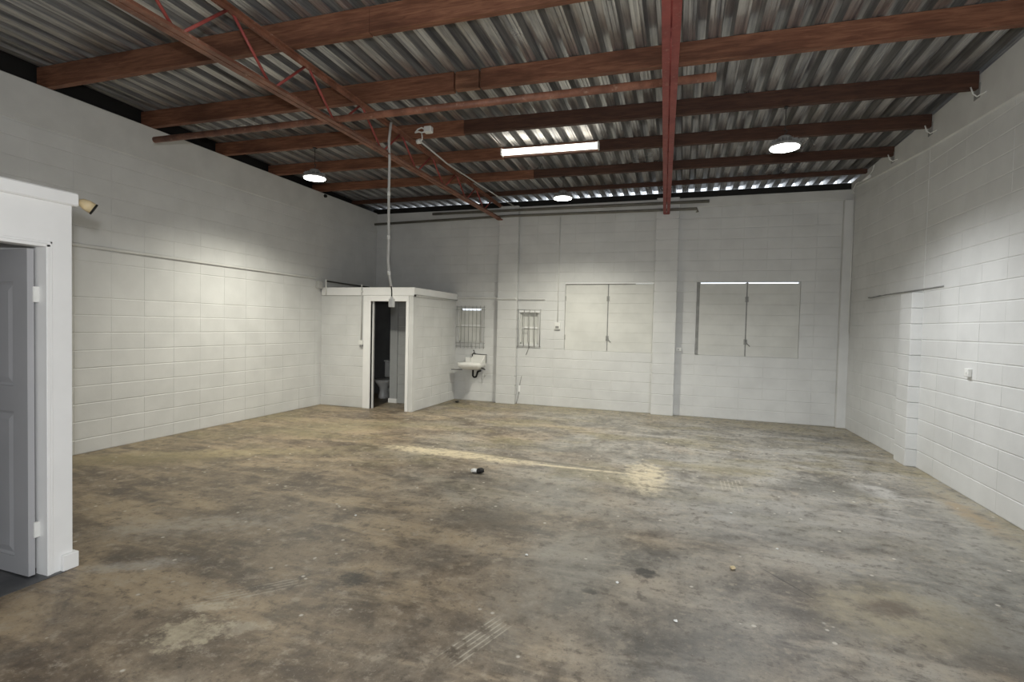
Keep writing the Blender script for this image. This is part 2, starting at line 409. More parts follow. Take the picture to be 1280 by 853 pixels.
B('ledge', 'render_paint', wb, (-3.32, -2.74, D-.03, D+.01, 2.225, 2.26), bev=.006)
B('bond_beam', 'render_paint', wb, (-.10, R-.03, D-.012, D+.01, 4.015, 4.2), bev=.006)
# crack with a strip of filler beside pilaster
bm = bmesh.new()
for (x0, z0, x1, z1, w) in ((-3.325, .0, -3.29, .12, .007), (-3.29, .12, -3.262, .30, .009), (-3.262, .36, -3.245, .47, .009), (-3.245, .47, -3.218, .60, .006)):
    prism(bm, [(-w, -.003), (w, -.003), (w, .003), (-w, .003)], (x0, D-.002, z0), (x1, D-.002, z1))
obj('crack', bm, 'grey_steel', wb)
B('filler_strip', 'white_paint', wb, (-3.288, -3.245, D-.006, D+.002, .26, .40), bev=.002)
# --- right wall
YB, XE = 7.74, 2.775          # the far part of this wall bends inwards past YB
xr = lambda y: R + (XE-R)*(y-YB)/(D-YB)
def quad_wall(bm, pts, z0, z1):
    lo = [bm.verts.new((x, y, z0)) for x, y in pts]; hi = [bm.verts.new((x, y, z1)) for x, y in pts]; n = len(pts)
    for k_ in range(n): bm.faces.new((lo[k_], lo[(k_+1) % n], hi[(k_+1) % n], hi[k_]))
    bm.faces.new(lo[::-1]); bm.faces.new(hi)
bm = bmesh.new(); quad_wall(bm, [(R+RC, YF), (R+RC, YB), (XE+RC, D), (R+.19, D), (R+.19, YF)], 0, 4.30)
wr = obj('wall_right', bm, 'wall_paint'); struct(wr, 'painted concrete block side wall with a low pilaster and steel rod')
zr = [0, .218] + [.218 + .1992*i for i in range(1, 11)] + [2.41 + .2*i for i in range(8)] + [4.0]
lay(wr, '-X', R, zr, steps(YF, YB, .43, 7.286), limit=170)
lay(wr, '-X', xr, zr, steps(YB, D-.09, .40, YB+.36), holes=[(7.74, 8.10, 0, 2.21)], limit=120, rot=math.atan((R-XE)/(D-YB)))
p = slab('pilaster', '-X', 2.745+RC, R-2.745, [(7.752, 8.088, 0, 2.20)], parent=wr)
for z0, z1 in zip(zr[:12], zr[1:12]):
    bm = bmesh.new(); box(bm, 2.745, R+.01, 7.74, 8.10, z0+.004, z1-.005, bev=.004); obj('block', bm, 'wall_paint', p)
bm = bmesh.new()   # bond beam whose lower edge climbs towards the back
sec = [(YF, R, 3.41, 4.43), (YB, R, 3.985, 4.36), (D-.01, XE, 4.19, 4.31)]
rg = [[bm.verts.new(c) for c in ((x-.03, y, a+.01), (x-.03, y, b), (R+.06, y, b), (R+.06, y, a-.01))] for y, x, a, b in sec]
for q, w in zip(rg, rg[1:]):
    for k_ in range(4): bm.faces.new((q[k_], q[(k_+1) % 4], w[(k_+1) % 4], w[k_]))
bm.faces.new(rg[0][::-1]); bm.faces.new(rg[-1])
obj('bond_beam', bm, 'render_paint', wr)
# --- front wall behind the camera, open roller door
wf = slab('wall_front', '-Y', YF-.19, .19, cut([(L-.19, R+.19, 0, 4.44)], [(-1.6, 2.3, -1, 2.2)])); struct(wf, 'painted front wall around the open roller door')
# --- black board added past the left wall head: blocks sky, stands in for shade
struct(B('wall_shade_board', 'black', None, (-7.12, -7.04, YF-.2, D+.6, 3.6, 4.58)), 'added black board standing in for the dark gap over the block wall')
# ------------------------------------------------------------------ roof: ribbed sheets on timber purlins
PITCH_R = .222
def zroof(y): return ZS + .01 - .02*(y-4)
def sheet(x0, nrib, zoff):
    bm = bmesh.new(); prof = []
    for i in range(nrib):
        x = x0 + i*PITCH_R
        prof += [(x, 0), (x+.034, 0), (x+.040, .005), (x+.046, 0), (x+.076, 0), (x+.082, .005), (x+.088, 0), (x+.108, 0), (x+.130, .105), (x+.200, .105)]
    prof += [(x0+nrib*PITCH_R, 0), (x0+nrib*PITCH_R+.05, 0)]
    ys = (YF-.4, 3.0, 7.0, 10.72)
    rows = [[bm.verts.new((x, y, zroof(y)+z+zoff)) for x, z in prof] for y in ys]
    for q, w in zip(rows, rows[1:]):
        for j in range(len(prof)-1): bm.faces.new((q[j], q[j+1], w[j+1], w[j]))
    return bm
roof = bpy.data.objects.new('ceiling', None); COL.objects.link(roof); struct(roof, 'ribbed galvanised iron roof seen from below')
for i in range(13):
    o = obj('roof_sheet', sheet(-7.62 + i*4*PITCH_R, 4, .0015*(i % 2)), 'galvanised_sheet', roof)
    sm = o.modifiers.new('gauge', 'SOLIDIFY'); sm.thickness = .0012; sm.offset = 1
PUR = [(3.88, 4.06, -2.70, 'timber_red', 'timber_red', 'rust brown roof purlin, the one farthest from the shuttered end wall'),
       (5.06, 5.33, -2.45, 'timber_red', 'timber_red', 'rust brown roof purlin with a short pale patch piece at its splice'),
       (6.22, 6.58, -2.85, 'timber_red', 'timber_dark', 'roof purlin turning dark past its splice, holding two round pendant lamps'),
       (7.30, 7.63, -2.66, 'timber_red', 'timber_dark', 'roof purlin carrying the long fluorescent batten'),
       (8.43, 8.72, -2.50, 'timber_red', 'timber_dark', 'dark roof purlin holding the pendant lamp near the shuttered end wall'),
       (9.70, 9.72, -2.60, 'timber_dark', 'timber_dark', 'dark roof purlin next to the shuttered end wall')]
def purlin_y(i, x): a, b = PUR[i][:2]; return a + (b-a)*(x-L)/(R-L)
def beam(name, i, x0, x1, mat, parent, zo=0, th=.07, h=None):
    bm = bmesh.new()
    y0, y1 = purlin_y(i, x0), purlin_y(i, x1)
    z0 = ZP+zo+(.045 if i == 5 else 0); h = zroof(max(y0, y1)+th)-.002-z0-(0 if h is None else h)
    vs = [bm.verts.new(c) for c in ((x0, y0, z0), (x1, y1, z0), (x1, y1+th, z0), (x0, y0+th, z0), (x0, y0, z0+h), (x1, y1, z0+h), (x1, y1+th, z0+h), (x0, y0+th, z0+h))]
    for q in ((0, 3, 2, 1), (4, 5, 6, 7), (0, 1, 5, 4), (1, 2, 6, 5), (2, 3, 7, 6), (3, 0, 4, 7)): bm.faces.new([vs[j] for j in q])
    bmesh.ops.bevel(bm, geom=bm.edges[:], offset=.004, segments=1, affect='EDGES')
    return at(obj(name, bm, mat), parent)
for i, (ya, yb, xs, m0, m1, lab) in enumerate(PUR):
    t = thing('roof_purlin', lab, 'beam', (L, ya, ZP), 'timber purlins under the roof sheets')
    gap = .31 if i == 1 else .004
    beam('timber', i, L-.15, xs, m0, t); beam('timber', i, xs+gap, xr(max(ya, YB))-.035, m1, t, zo=.006)
    if i == 1: beam('patch_piece', i, xs+.02, xs+gap-.02, 'timber_pale', t, zo=.012, h=.006)
struct(B('trim_1', 'black', None, (L-.1, R, D-.012, D+.09, 4.2, 4.312), bev=.004), 'black wall plate under the eaves on the end wall')
# ------------------------------------------------------------------ trusses
def angle_prof(sgn, s=.05, t=.006, g=.006):
    return [(sgn*g, 0), (sgn*(g+s), 0), (sgn*(g+s), t), (sgn*(g+t), t), (sgn*(g+t), s), (sgn*g, s)]
def truss(label, b0, b1, t0, t1, mat, rodmat, s, name='roof_truss'):
    b0, b1, t0, t1 = map(Vector, (b0, b1, t0, t1))
    tr = thing(name, label, 'truss', b1)
    def on(p, q, y): k = (y-p.y)/(q.y-p.y); return p.lerp(q, k)
    ya, yb = YF-.02, b1.y
    for sg in (-1, 1):
        bm = bmesh.new(); prism(bm, angle_prof(sg, s), on(b0, b1, ya), on(b0, b1, yb)); at(obj('bottom_chord', bm, mat), tr)
        bm = bmesh.new(); pr = [(u, -v_) for u, v_ in angle_prof(sg, .045)]; prism(bm, pr, on(t0, t1, ya), on(t0, t1, yb)); at(obj('top_chord', bm, mat), tr)
    y = 2.80 - .93*4; up = Vector((0, 0, .03))
    while y < yb-.2:
        for y2 in (y-.45, y+.45):
            if y2 < ya or y2 > yb-.02 or y < ya: continue
            s0 = -.03 if y2 < y else .03
            bm = bmesh.new(); tube(bm, [on(b0, b1, y+s0)+up, on(t0, t1, y2)-up*.7], .0125, 8); at(obj('web_rod', bm, rodmat), tr)
        y += .93
    for yy in (yb-.05,):
        bm = bmesh.new(); prism(bm, [(-.05, 0), (.05, 0), (.05, .01), (-.05, .01)], on(b0, b1, yb-.14)-Vector((0, 0, .011)), on(b0, b1, yb)-Vector((0, 0, .011))); at(obj('seat_plate', bm, mat), tr)
    return tr
truss('rusty open web roof truss with red zigzag rods and two chords', (-3.5, 2.37, 3.695), (-3.735, 10.345, 3.915), (-3.526, 3.219, 4.175), (-3.735, 10.345, 4.215), 'rust_steel', 'red_rod', .055)
truss('red painted roof truss ending on the pilaster between the shuttered windows', (-.12, 3.355, 3.70), (-.346, 10.345, 3.885), (-.115, 3.219, 4.175), (-.346, 10.345, 4.215), 'red_primer', 'red_primer', .056)
# loose steel pipe lying across the bottom chords
p = T('steel_pipe', 'rust_steel', None, [(-6.13, 4.60, 3.822), (.21, 4.72, 3.822)], .036, 14); tag(p, 'long red brown steel pipe lying across the truss bottom chords', 'pipe')
# two rails across the end wall
p = T('wall_rail', 'rail_grey', None, [(-5.32, D-.155, 4.105), (.417, D-.155, 4.085)], .028, 10); tag(p, 'upper of two grey rails crossing the head of the end wall', 'rail', 'rails across the end wall')
bm = bmesh.new(); tube(bm, [(-6.80, D-.155, 3.935), (-3.5, D-.155, 3.985), (.20, D-.155, 3.955), (.212, D-.155, 3.89)], .026, 10)
tag(obj('wall_rail', bm, 'rail_grey'), 'lower and longer of two grey rails, hooked at its end', 'rail', 'rails across the end wall')
# ------------------------------------------------------------------ windows
def shutter(parent, x0, x1, z0, z1, boards=7, lean=0.0):
    y = D + .012
    bm = bmesh.new(); box(bm, x0, x1, y+.02, y+.04, z0, z1); leaf = obj('shutter_leaf', bm, 'shutter_paint', parent)
    hh = (z1-z0)/boards
    for i in range(boards):
        B('board', 'shutter_paint', leaf, (x0, x1, y, y+.022, z0+i*hh+.0005, z0+(i+1)*hh-.0005), bev=.0015)
    return leaf
def window(name, label, w, gap, headstrip):
    x0, x1, z0, z1 = w; xm = (x0+x1)/2
    e = bpy.data.objects.new(name, None); COL.objects.link(e); struct(e, label)
    t = .012
    B('window_frame', 'shutter_paint', e, (x0-.004, x0+t, D+.056, D+.15, z0, z1), (x1-t, x1+.004, D+.056, D+.15, z0, z1), (x0, x1, D+.056, D+.15, z0-.004, z0+t), (xm-.03, xm+.03, D+.056, D+.12, z0, z1-.02), (x0, x0+.07, D+.056, D+.07, z0, z1-.01))
    a = shutter(e, x0+(.055 if name == 'window_2' else .004), xm-.010, z0+.003, z1-gap); b = shutter(e, xm+.010, x1-.004, z0+.003, z1-gap)
    B('meeting_strip', 'grey_steel', e, (xm-.011, xm+.013, D+.02, D+.05, z0+.02, z1-.01), bev=.002)
    if name == 'window_2': B('angle_stile', 'grey_steel', e, (x0+.002, x0+.055, D+.006, D+.03, z0+.012, z1-.004), bev=.002)
    for lf, xs in ((a, (x0+.01, xm-.02)), (b, (xm+.02,))):
        for xx in xs:
            for zz in (z0+.27, z1-.33):
                B('hinge', 'bar_paint', lf, (xx-.010, xx+.010, D+.002, D+.014, zz-.05, zz+.05), bev=.003)
    bm = bmesh.new(); tube(bm, [(xm+.01, D, z0+.30), (xm+.02, D-.012, z0+.25), (xm+.075, D-.012, z0+.19)], .006, 6); obj('bolt', bm, 'grey_steel', b)
    if headstrip:
        B('head_strip', 'white_paint', e, (x0-.005, x1+.005, D-.012, D+.02, z1-.030, z1-.004), bev=.002)
        B('worn_edge', 'grey_steel', e, (x0+.02, x1-.35, D-.006, D+.018, z1-.042, z1-.031))
    return e
window('window_1', 'closed pair of pale shutters between the two pilasters', WIN1, .032, True)
window('window_2', 'closed pair of pale shutters with daylight leaking over them', WIN2, .034, False)
def small_window(name, label, w, gap):
    x0, x1, z0, z1 = w
    e = bpy.data.objects.new(name, None); COL.objects.link(e); struct(e, label)
    B('window_frame', 'shutter_paint', e, (x0, x0+.03, D+.03, D+.12, z0, z1), (x1-.03, x1, D+.03, D+.12, z0, z1), (x0, x1, D+.03, D+.12, z0, z0+.03))
    zm = (z0+z1)/2
    B('panel', 'shutter_paint', e, (x0+.03, x1-.03, D+.07, D+.09, z0+.03, zm-.02), bev=.003); B('panel', 'shutter_paint', e, (x0+.03, x1-.03, D+.07, D+.09, zm+.02, z1-gap), bev=.003)
    B('mullion', 'white_paint', e, (x0+.03, x1-.03, D+.05, D+.10, zm-.02, zm+.02), bev=.003)
small_window('window_3', 'small barred window over the wash basin', WIN3, .04)
small_window('window_4', 'small barred window between pilaster and shutters', WIN4, .012)
B('sill', 'white_paint', bpy.data.objects['window_4'], (WIN4[0]-.03, WIN4[1]+.03, D-.02, D+.03, WIN4[3]-.02, WIN4[3]+.02), bev=.003)
g = thing('window_grille', 'close spaced wire bar grille over the window above the basin', 'grille', (-4.42, D, 1.16), 'security grilles on the end wall')
for i in range(8):
    x = -4.735 + i*.092; at(T('bar', 'bar_paint', None, [(x, D-.03, 1.15), (x, D-.03, 2.09)], .0055, 6), g)
for z in (1.19, 1.27, 1.62, 2.0, 2.06): at(T('bar', 'bar_paint', None, [(-4.76, D-.022, z), (-4.07, D-.022, z)], .0055, 6), g)
for x in (-4.735, -4.091):
    for z in (1.19, 2.06): at(T('fixing', 'bar_paint', None, [(x, D-.03, z), (x, D+.01, z)], .006, 6), g)
g = thing('window_grille', 'wide spaced white bar grille over the small window by the switch', 'grille', (-3.07, D, 1.23), 'security grilles on the end wall')
for i in range(5):
    x = -3.30 + i*.118; at(T('bar', 'bar_paint' if 0 < i else 'conduit_grey', None, [(x, D-.03, 1.235), (x, D-.03, 2.02)], .008, 6), g)
for z, a, b in ((1.24, -3.34, -2.81), (2.02, -3.34, -2.81), (1.62, -3.19, -3.06)): at(T('bar', 'conduit_grey' if z > 2 else 'bar_paint', None, [(a, D-.022, z), (b, D-.022, z)], .008, 6), g)
for x in (-3.30, -2.828):
    for z in (1.24, 2.02): at(T('fixing', 'bar_paint', None, [(x, D-.03, z), (x, D+.01, z)], .007, 6), g)
p = T('loose_wire', 'grey_steel', None, [(-3.06, D-.012, 1.235), (-3.10, D-.012, 1.13), (-3.13, D-.008, 1.06)], .007, 6); tag(p, 'short loose grey wire hanging under the wide spaced grille', 'wire')
# ------------------------------------------------------------------ toilet room
DO = (-5.70, -4.93, 0, 2.08)
wt = slab('wall_toilet_front', '-Y', YT+RC, .09, cut([(L, XT, 0, 2.30)], [DO])); struct(wt, 'painted block front wall of the toilet room around its doorway')
lay(wt, '-Y', YT, [i*.2 for i in range(11)] + [2.19], steps(L, XT, .4, -6.65), [(-5.86, -4.86, 0, 2.3)])
ws = slab('wall_toilet_side', '+X', XT-RC, .09, [(YT+.10, D, 0, 2.30)]); struct(ws, 'painted block side wall of the toilet room beside the basin')
lay(ws, '+X', XT, [i*.2 for i in range(11)] + [2.19], steps(YT, D, .4, YT))
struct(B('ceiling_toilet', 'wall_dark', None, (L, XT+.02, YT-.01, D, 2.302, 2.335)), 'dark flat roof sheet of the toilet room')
struct(B('trim_2', 'white_paint', None, (L+.02, XT+.03, YT-.028, YT+.004, 2.19, 2.345), bev=.004), 'white fascia board over the toilet doorway')
struct(B('trim_3', 'white_paint', None, (XT-.004, XT+.028, YT-.02, D-.005, 2.215, 2.345), bev=.004), 'white fascia board along the toilet side wall')
p = T('conduit', 'conduit_grey', None, [(XT+.045, YT-.01, 2.19), (XT+.045, D-.04, 2.205)], .010, 8); tag(p, 'thin conduit under the fascia of the toilet side wall', 'conduit')
p = B('conduit_end_cap', 'dark_metal', None, (XT+.028, XT+.062, YT-.045, YT-.01, 2.172, 2.208), bev=.004); tag(p, 'small dark cap at the corner of the toilet fascia', 'cap')
e = bpy.data.objects.new('door_2', None); COL.objects.link(e); struct(e, 'white timber frame of the open toilet doorway')
B('jamb', 'white_paint', e, (-5.86, -5.70, YT-.018, YT+.10, 0, 2.08), bev=.004); B('jamb', 'white_paint', e, (-4.93, -4.87, YT-.018, YT+.10, 0, 2.08), bev=.004)
B('door_head', 'white_paint', e, (-5.86, -4.87, YT-.020, YT+.10, 2.08, 2.188), bev=.004)
B('corner_post', 'wall_paint', wt, (-4.868, XT+.002, YT-.012, YT+.10, 0, 2.188), bev=.004)
B('door_stop', 'white_paint', e, (-5.70, -5.675, YT+.05, YT+.09, 0, 2.08), (-4.955, -4.93, YT+.05, YT+.09, 0, 2.08))
wi = slab('wall_toilet_inner', '-Y', 9.41, .08, [(-5.60, XT-.1, 0, 2.30)], 'render_paint'); struct(wi, 'tiled inner partition seen through the toilet doorway')
for i in range(4):
    for j in range(11):
        x0 = -5.60 + i*.2; x1 = min(x0+.197, XT-.1)
        if x1-x0 > .05: B('tile', 'tile', wi, (x0+.001, x1, 9.402, 9.412, j*.2+.002, j*.2+.198), bev=.0015)
struct(B('wall_toilet_shade', 'wall_dark', None, (L+.001, L+.012, YT+.10, D-.012, 0, 2.30), (L+.001, XT-.1, D-.012, D-.001, 0, 2.30)), 'dark sheets added on the inner walls as shade in the toilet room')  # dark sheets added to darken the room: its shade is put into the colour
e = bpy.data.objects.new('door_3', None); COL.objects.link(e); struct(e, 'white door post inside the toilet room')
B('jamb', 'tile', e, (-5.78, -5.605, 9.39, 9.52, 0, 2.30), bev=.004); B('plinth', 'white_paint', e, (-5.80, -5.60, 9.375, 9.53, 0, .09), bev=.004)
# toilet pan and cistern
t = thing('toilet', 'white toilet pan and cistern in the dark room behind the doorway', 'toilet', (-6.25, 10.0, 0))
bm = bmesh.new(); lathe(bm, [(.12, 0), (.115, .05), (.09, .16), (.10, .24), (.17, .34), (.19, .385), (.185, .395), (.15, .39), (.12, .33), (.05, .25), (.001, .24)], 24, (-6.25, 9.93, 0), .95, 1.25); at(obj('bowl', bm, 'ceramic'), t)
bm = bmesh.new(); lathe(bm, [(.13, .396), (.195, .396), (.20, .405), (.195, .418), (.13, .415)], 24, (-6.25, 9.93, 0), .95, 1.25); at(obj('seat', bm, 'plastic_white'), t)
at(B('foot', 'ceramic', None, (-6.34, -6.16, 9.95, 10.36, 0, .22), bev=.02), t)
c = at(B('cistern', 'ceramic', None, (-6.46, -6.04, 10.27, 10.455, .42, .78), bev=.02), t)
B('cistern_lid', 'plastic_white', None, (-6.475, -6.025, 10.26, 10.458, .78, .815), bev=.008)
bpy.data.objects['cistern_lid'].parent = c
# ------------------------------------------------------------------ wash basin
t = thing('wash_basin', 'cream ceramic wall basin with splashback under the barred window', 'sink', (-4.28, D, .7))
x0, x1, yf, yb = -4.56, -4.03, D-.40, D
def rr(x0, x1, y0, y1, r, z, n=5):
    out = []
    for cx, cy, a in ((x1-r, y0+r, -90), (x1-r, y1-r, 0), (x0+r, y1-r, 90), (x0+r, y0+r, 180)):
        for i in range(n): q = math.radians(a+90*i/(n-1)); out.append((cx+r*math.cos(q), cy+r*math.sin(q), z))
    return out
bm = bmesh.new()
rings = [rr(x0+.10, x1-.10, yf+.12, yb-.04, .06, .70), rr(x0+.04, x1-.04, yf+.05, yb-.002, .06, .74), rr(x0, x1, yf, yb-.002, .05, .79), rr(x0, x1, yf, yb-.002, .05, .845),
         rr(x0+.012, x1-.012, yf+.012, yb-.014, .045, .855), rr(x0+.05, x1-.05, yf+.045, yb-.11, .05, .850), rr(x0+.07, x1-.07, yf+.065, yb-.13, .05, .80), rr(x0+.14, x1-.14, yf+.12, yb-.17, .04, .745)]
vr = [[bm.verts.new(p) for p in q] for q in rings]
for q, w in zip(vr, vr[1:]):
    n = len(q)
    for j in range(n): ff = bm.faces.new((q[j], q[(j+1) % n], w[(j+1) % n], w[j])); ff.smooth = True
bm.faces.new(vr[0][::-1]); bm.faces.new(vr[-1]); at(obj('bowl', bm, 'ceramic'), t)
bm = bmesh.new(); prism(bm, [(-.018, 0), (.018, 0), (.018, .15), (.010, .165), (-.018, .165)], (x0+.20, yb-.022, .85), (x1, yb-.022, .85)); at(obj('splashback', bm, 'ceramic'), t)
bm = bmesh.new()
v = [bm.verts.new(c) for c in ((x1-.022, yb-.30, .85), (x1, yb-.30, .85), (x1, yb-.005, .85), (x1-.022, yb-.005, .85), (x1-.022, yb-.10, 1.005), (x1, yb-.10, 1.005), (x1, yb-.005, 1.005), (x1-.022, yb-.005, 1.005))]
for q in ((0, 3, 2, 1), (4, 5, 6, 7), (0, 1, 5, 4), (1, 2, 6, 5), (2, 3, 7, 6), (3, 0, 4, 7)): bm.faces.new([v[i] for i in q])
at(obj('side_upstand', bm, 'ceramic'), t)
at(B('soap_block', 'ceramic', None, (x0+.07, x0+.21, yb-.10, yb-.01, .85, .955), bev=.008), t)
tp = at(T('tap', 'dark_metal', None, [(-4.30, yb-.002, 1.04), (-4.30, yb-.09, 1.05), (-4.30, yb-.15, 1.03), (-4.30, yb-.155, .985)], .012, 8), t)
T('tap_handle', 'dark_metal', tp, [(-4.30, yb-.06, 1.045), (-4.30, yb-.06, 1.10), (-4.32, yb-.06, 1.115)], [.009, .009, .014], 8)
at(T('tap_pipe', 'dark_metal', None, [(-4.30, yb-.012, 1.03), (x1+.01, yb-.012, 1.02)], .008, 8), t)
at(T('waste_trap', 'black', None, [(-4.26, yb-.20, .72), (-4.26, yb-.20, .57), (-4.245, yb-.20, .545), (-4.215, yb-.20, .54), (-4.185, yb-.20, .55), (-4.17, yb-.19, .60), (-4.165, yb-.16, .66), (-4.16, yb-.01, .665)], .021, 10), t)
at(T('pan_bracket', 'dark_metal', None, [(-4.06, yb-.005, .70), (-4.07, yb-.30, .775)], .012, 6), t); at(T('pan_bracket', 'dark_metal', None, [(-4.50, yb-.005, .70), (-4.50, yb-.30, .775)], .012, 6), t)
p = T('shelf_rail', 'dark_metal', None, [(XT+.003, yb-.20, .68), (-4.56, yb-.09, .68)], .008, 6); tag(p, 'thin dark rail from the toilet side wall to the basin', 'rail')
p = T('hose_hook', 'conduit_grey', None, [(-4.11, yb-.004, .62), (-4.11, yb-.03, .57), (-4.09, yb-.04, .535), (-4.05, yb-.035, .55), (-4.035, yb-.03, .60)], .008, 8); tag(p, 'small pale hooked pipe stub on the wall under the basin', 'pipe stub')
# ------------------------------------------------------------------ office partition with open door
OP = (1.29, 2.155, -1, 2.115)
wo = slab('wall_office_side', '+X', -3.80, .10, cut([(YF, 2.295, 0, 2.385)], [OP]), 'white_paint'); struct(wo, 'bright white office partition wall around a doorway')
struct(B('wall_office_end', 'white_paint', None, (L, -3.90, 2.195, 2.295, 0, 2.385)), 'white end wall of the office partition')
struct(B('ceiling_office', 'white_paint', None, (L, -3.90, YF, 2.195, 2.30, 2.385)), 'white ceiling over the office')
bm = bmesh.new(); prism(bm, [(-.055, 0), (.055, 0), (.055, .085), (-.055, .085)], (-3.825, YF, 2.385), (-3.825, 2.325, 2.385)); bmesh.ops.bevel(bm, geom=bm.edges[:], offset=.009, segments=1, affect='EDGES')
struct(obj('trim_4', bm, 'white_paint'), 'white capping rail along the top of the office partition')
struct(B('baseboard_office', 'white_paint', None, (-3.80, -3.772, 2.225, 2.318, 0, .105), (-3.905, -3.80, 2.295, 2.318, 0, .105), bev=.004), 'short white skirting block at the office partition corner')
e = bpy.data.objects.new('door_1', None); COL.objects.link(e); struct(e, 'grey panelled office door standing open in a white frame')
B('jamb', 'white_paint', e, (-3.905, -3.792, 2.150, 2.172, 0, 2.115), (-3.905, -3.796, 2.172, 2.186, 0, 2.135), bev=.003)
B('jamb', 'white_paint', e, (-3.905, -3.792, 1.275, 1.297, 0, 2.115), (-3.905, -3.796, 1.262, 1.275, 0, 2.135), bev=.003)
B('door_head', 'white_paint', e, (-3.905, -3.792, 1.275, 2.172, 2.098, 2.120), (-3.905, -3.796, 1.262, 2.186, 2.120, 2.135), bev=.003)
lx0, lx1, ly = -4.690, -3.873, 2.092
leaf = B('door_leaf', 'door_grey', e, (lx0+.002, lx1-.002, ly+.010, ly+.028, .014, 2.08), (lx0, lx0+.135, ly, ly+.036, .012, 2.082), (lx1-.135, lx1, ly, ly+.036, .012, 2.082), ((lx0+lx1)/2-.05, (lx0+lx1)/2+.05, ly, ly+.036, .012, 2.082),
         *[(a_, b_, ly+.0005, ly+.0355, c_, d_) for a_, b_ in ((lx0+.135, (lx0+lx1)/2-.05), ((lx0+lx1)/2+.05, lx1-.135)) for c_, d_ in ((.0125, .125), (1.055, 1.215), (1.875, 2.0815))])
xm = (lx0+lx1)/2
for a, b in ((lx0+.135, xm-.05), (xm+.05, lx1-.135)):
    for z0, z1 in ((.125, 1.055), (1.215, 1.875)):
        bm = bmesh.new(); rg = [[bm.verts.new(c) for c in ((a+i, ly+d, z0+i), (b-i, ly+d, z0+i), (b-i, ly+d, z1-i), (a+i, ly+d, z1-i))] for i, d in ((.001, .003), (.016, .009), (.022, .009), (.055, .003))]
        for q, w in zip(rg, rg[1:]):
            for j in range(4): bm.faces.new((q[j], q[(j+1) % 4], w[(j+1) % 4], w[j]))
        bm.faces.new(rg[-1]); obj('panel', bm, 'door_grey', leaf)
for z in (.30, 1.80):
    B('hinge', 'plastic_white', e, (-3.884, -3.862, 2.120, 2.151, z-.05, z+.05), bev=.003)
# spot lamp on the end of the capping rail
t = thing('spot_lamp', 'small cream bullet spot lamp with dark rim on the office capping rail', 'lamp', (-3.825, 2.325, 2.43))
at(T('bracket', 'cream', None, [(-3.825, 2.318, 2.432), (-3.822, 2.345, 2.432), (-3.812, 2.365, 2.425)], .011, 10), t)
at(T('head', 'cream', None, [(-3.824, 2.352, 2.434), (-3.816, 2.362, 2.427), (-3.802, 2.384, 2.412), (-3.784, 2.416, 2.390)], [.012, .027, .037, .038], 18), t)
at(T('rim', 'black', None, [(-3.7855, 2.4135, 2.3915), (-3.781, 2.421, 2.3865)], .0395, 18), t)
# ------------------------------------------------------------------ lamps
def pendant(x, y, z, label, tint=(1.0, .97, .84)):
    t = thing('pendant_lamp', label, 'lamp', (x, y, z), 'round high bay pendant lamps')
    bm = bmesh.new(); lathe(bm, [(.155, .000), (.168, .004), (.170, .022), (.150, .034), (.10, .050), (.075, .062), (.070, .115), (.055, .125), (.001, .125)], 28); hs = obj('housing', bm, 'grey_steel', t)
    for j in range(16):
        a = 2*math.pi*j/16; bm = bmesh.new()
        prism(bm, [(-.003, 0), (.003, 0), (.003, .05), (-.003, .05)], (.07*math.cos(a), .07*math.sin(a), .034), (.145*math.cos(a), .145*math.sin(a), .020)); obj('fin', bm, 'grey_steel', hs)
    bm = bmesh.new(); lathe(bm, [(.152, .002), (.150, -.010), (.10, -.016), (.001, -.018)], 28); obj('lens', bm, 'lens_glow', t)
    bm = bmesh.new(); tube(bm, [(0, 0, .12), (0, 0, .16), (.018, 0, .175), (.018, 0, .195), (0, 0, .21), (-.015, 0, .20)], .005, 8); obj('hook', bm, 'dark_metal', t)
    T('cable', 'dark_metal', t, [(0, 0, .20), (0, 0, ZP-z-.015)], .004, 6)
    B('ceiling_hook', 'dark_metal', t, (-.02, .02, -.03, .03, ZP-z-.015, ZP-z), bev=.003)
    li = bpy.data.lights.new('pendant_light', 'SPOT'); li.spot_size = math.radians(148); li.spot_blend = 1.0; li.shadow_soft_size = .08; li.energy = PENDANT_W; li.color = tint
    lo = bpy.data.objects.new('pendant_light', li); lo.location = (0, 0, -.16); COL.objects.link(lo); lo.parent = t
pendant(1.043, purlin_y(2, 1.043)+.035, 3.763, 'round pendant lamp near the block wall with the steel rod', (.97, .99, 1.0))
pendant(-5.20, purlin_y(2, -5.2)+.035, 3.775, 'round pendant lamp near the office side block wall')
pendant(-1.99, purlin_y(4, -1.99)+.035, 3.858, 'round pendant lamp in front of the shuttered end wall')
ybt = purlin_y(3, -1.95)
t = thing('fluorescent_batten', 'lit white fluorescent batten fixed along a roof purlin', 'lamp', (-1.94, ybt, 4.26))
ang = (PUR[3][1]-PUR[3][0])/(R-L); t.rotation_euler.z = math.atan(ang)
bx = lambda n, m, *b, bev=0: B(n, m, t, *b, bev=bev)
bx('body', 'plastic_white', (-.72, .72, -.03, 0, .0, .08), bev=.004)
bm = bmesh.new(); pr = [(.055*math.cos(a)*1.05-.058, .055*math.sin(a)+.02) for a in [math.pi*2*i/14 for i in range(14)]]
tube(bm, [(-.715, -.07, .02), (.715, -.07, .02)], .045, 14); obj('diffuser', bm, 'tube_glow', t)
bx('end_cap', 'plastic_white', (-.735, -.712, -.118, 0, -.03, .072), bev=.006); bx('end_cap', 'plastic_white', (.712, .735, -.118, 0, -.03, .072), bev=.006)
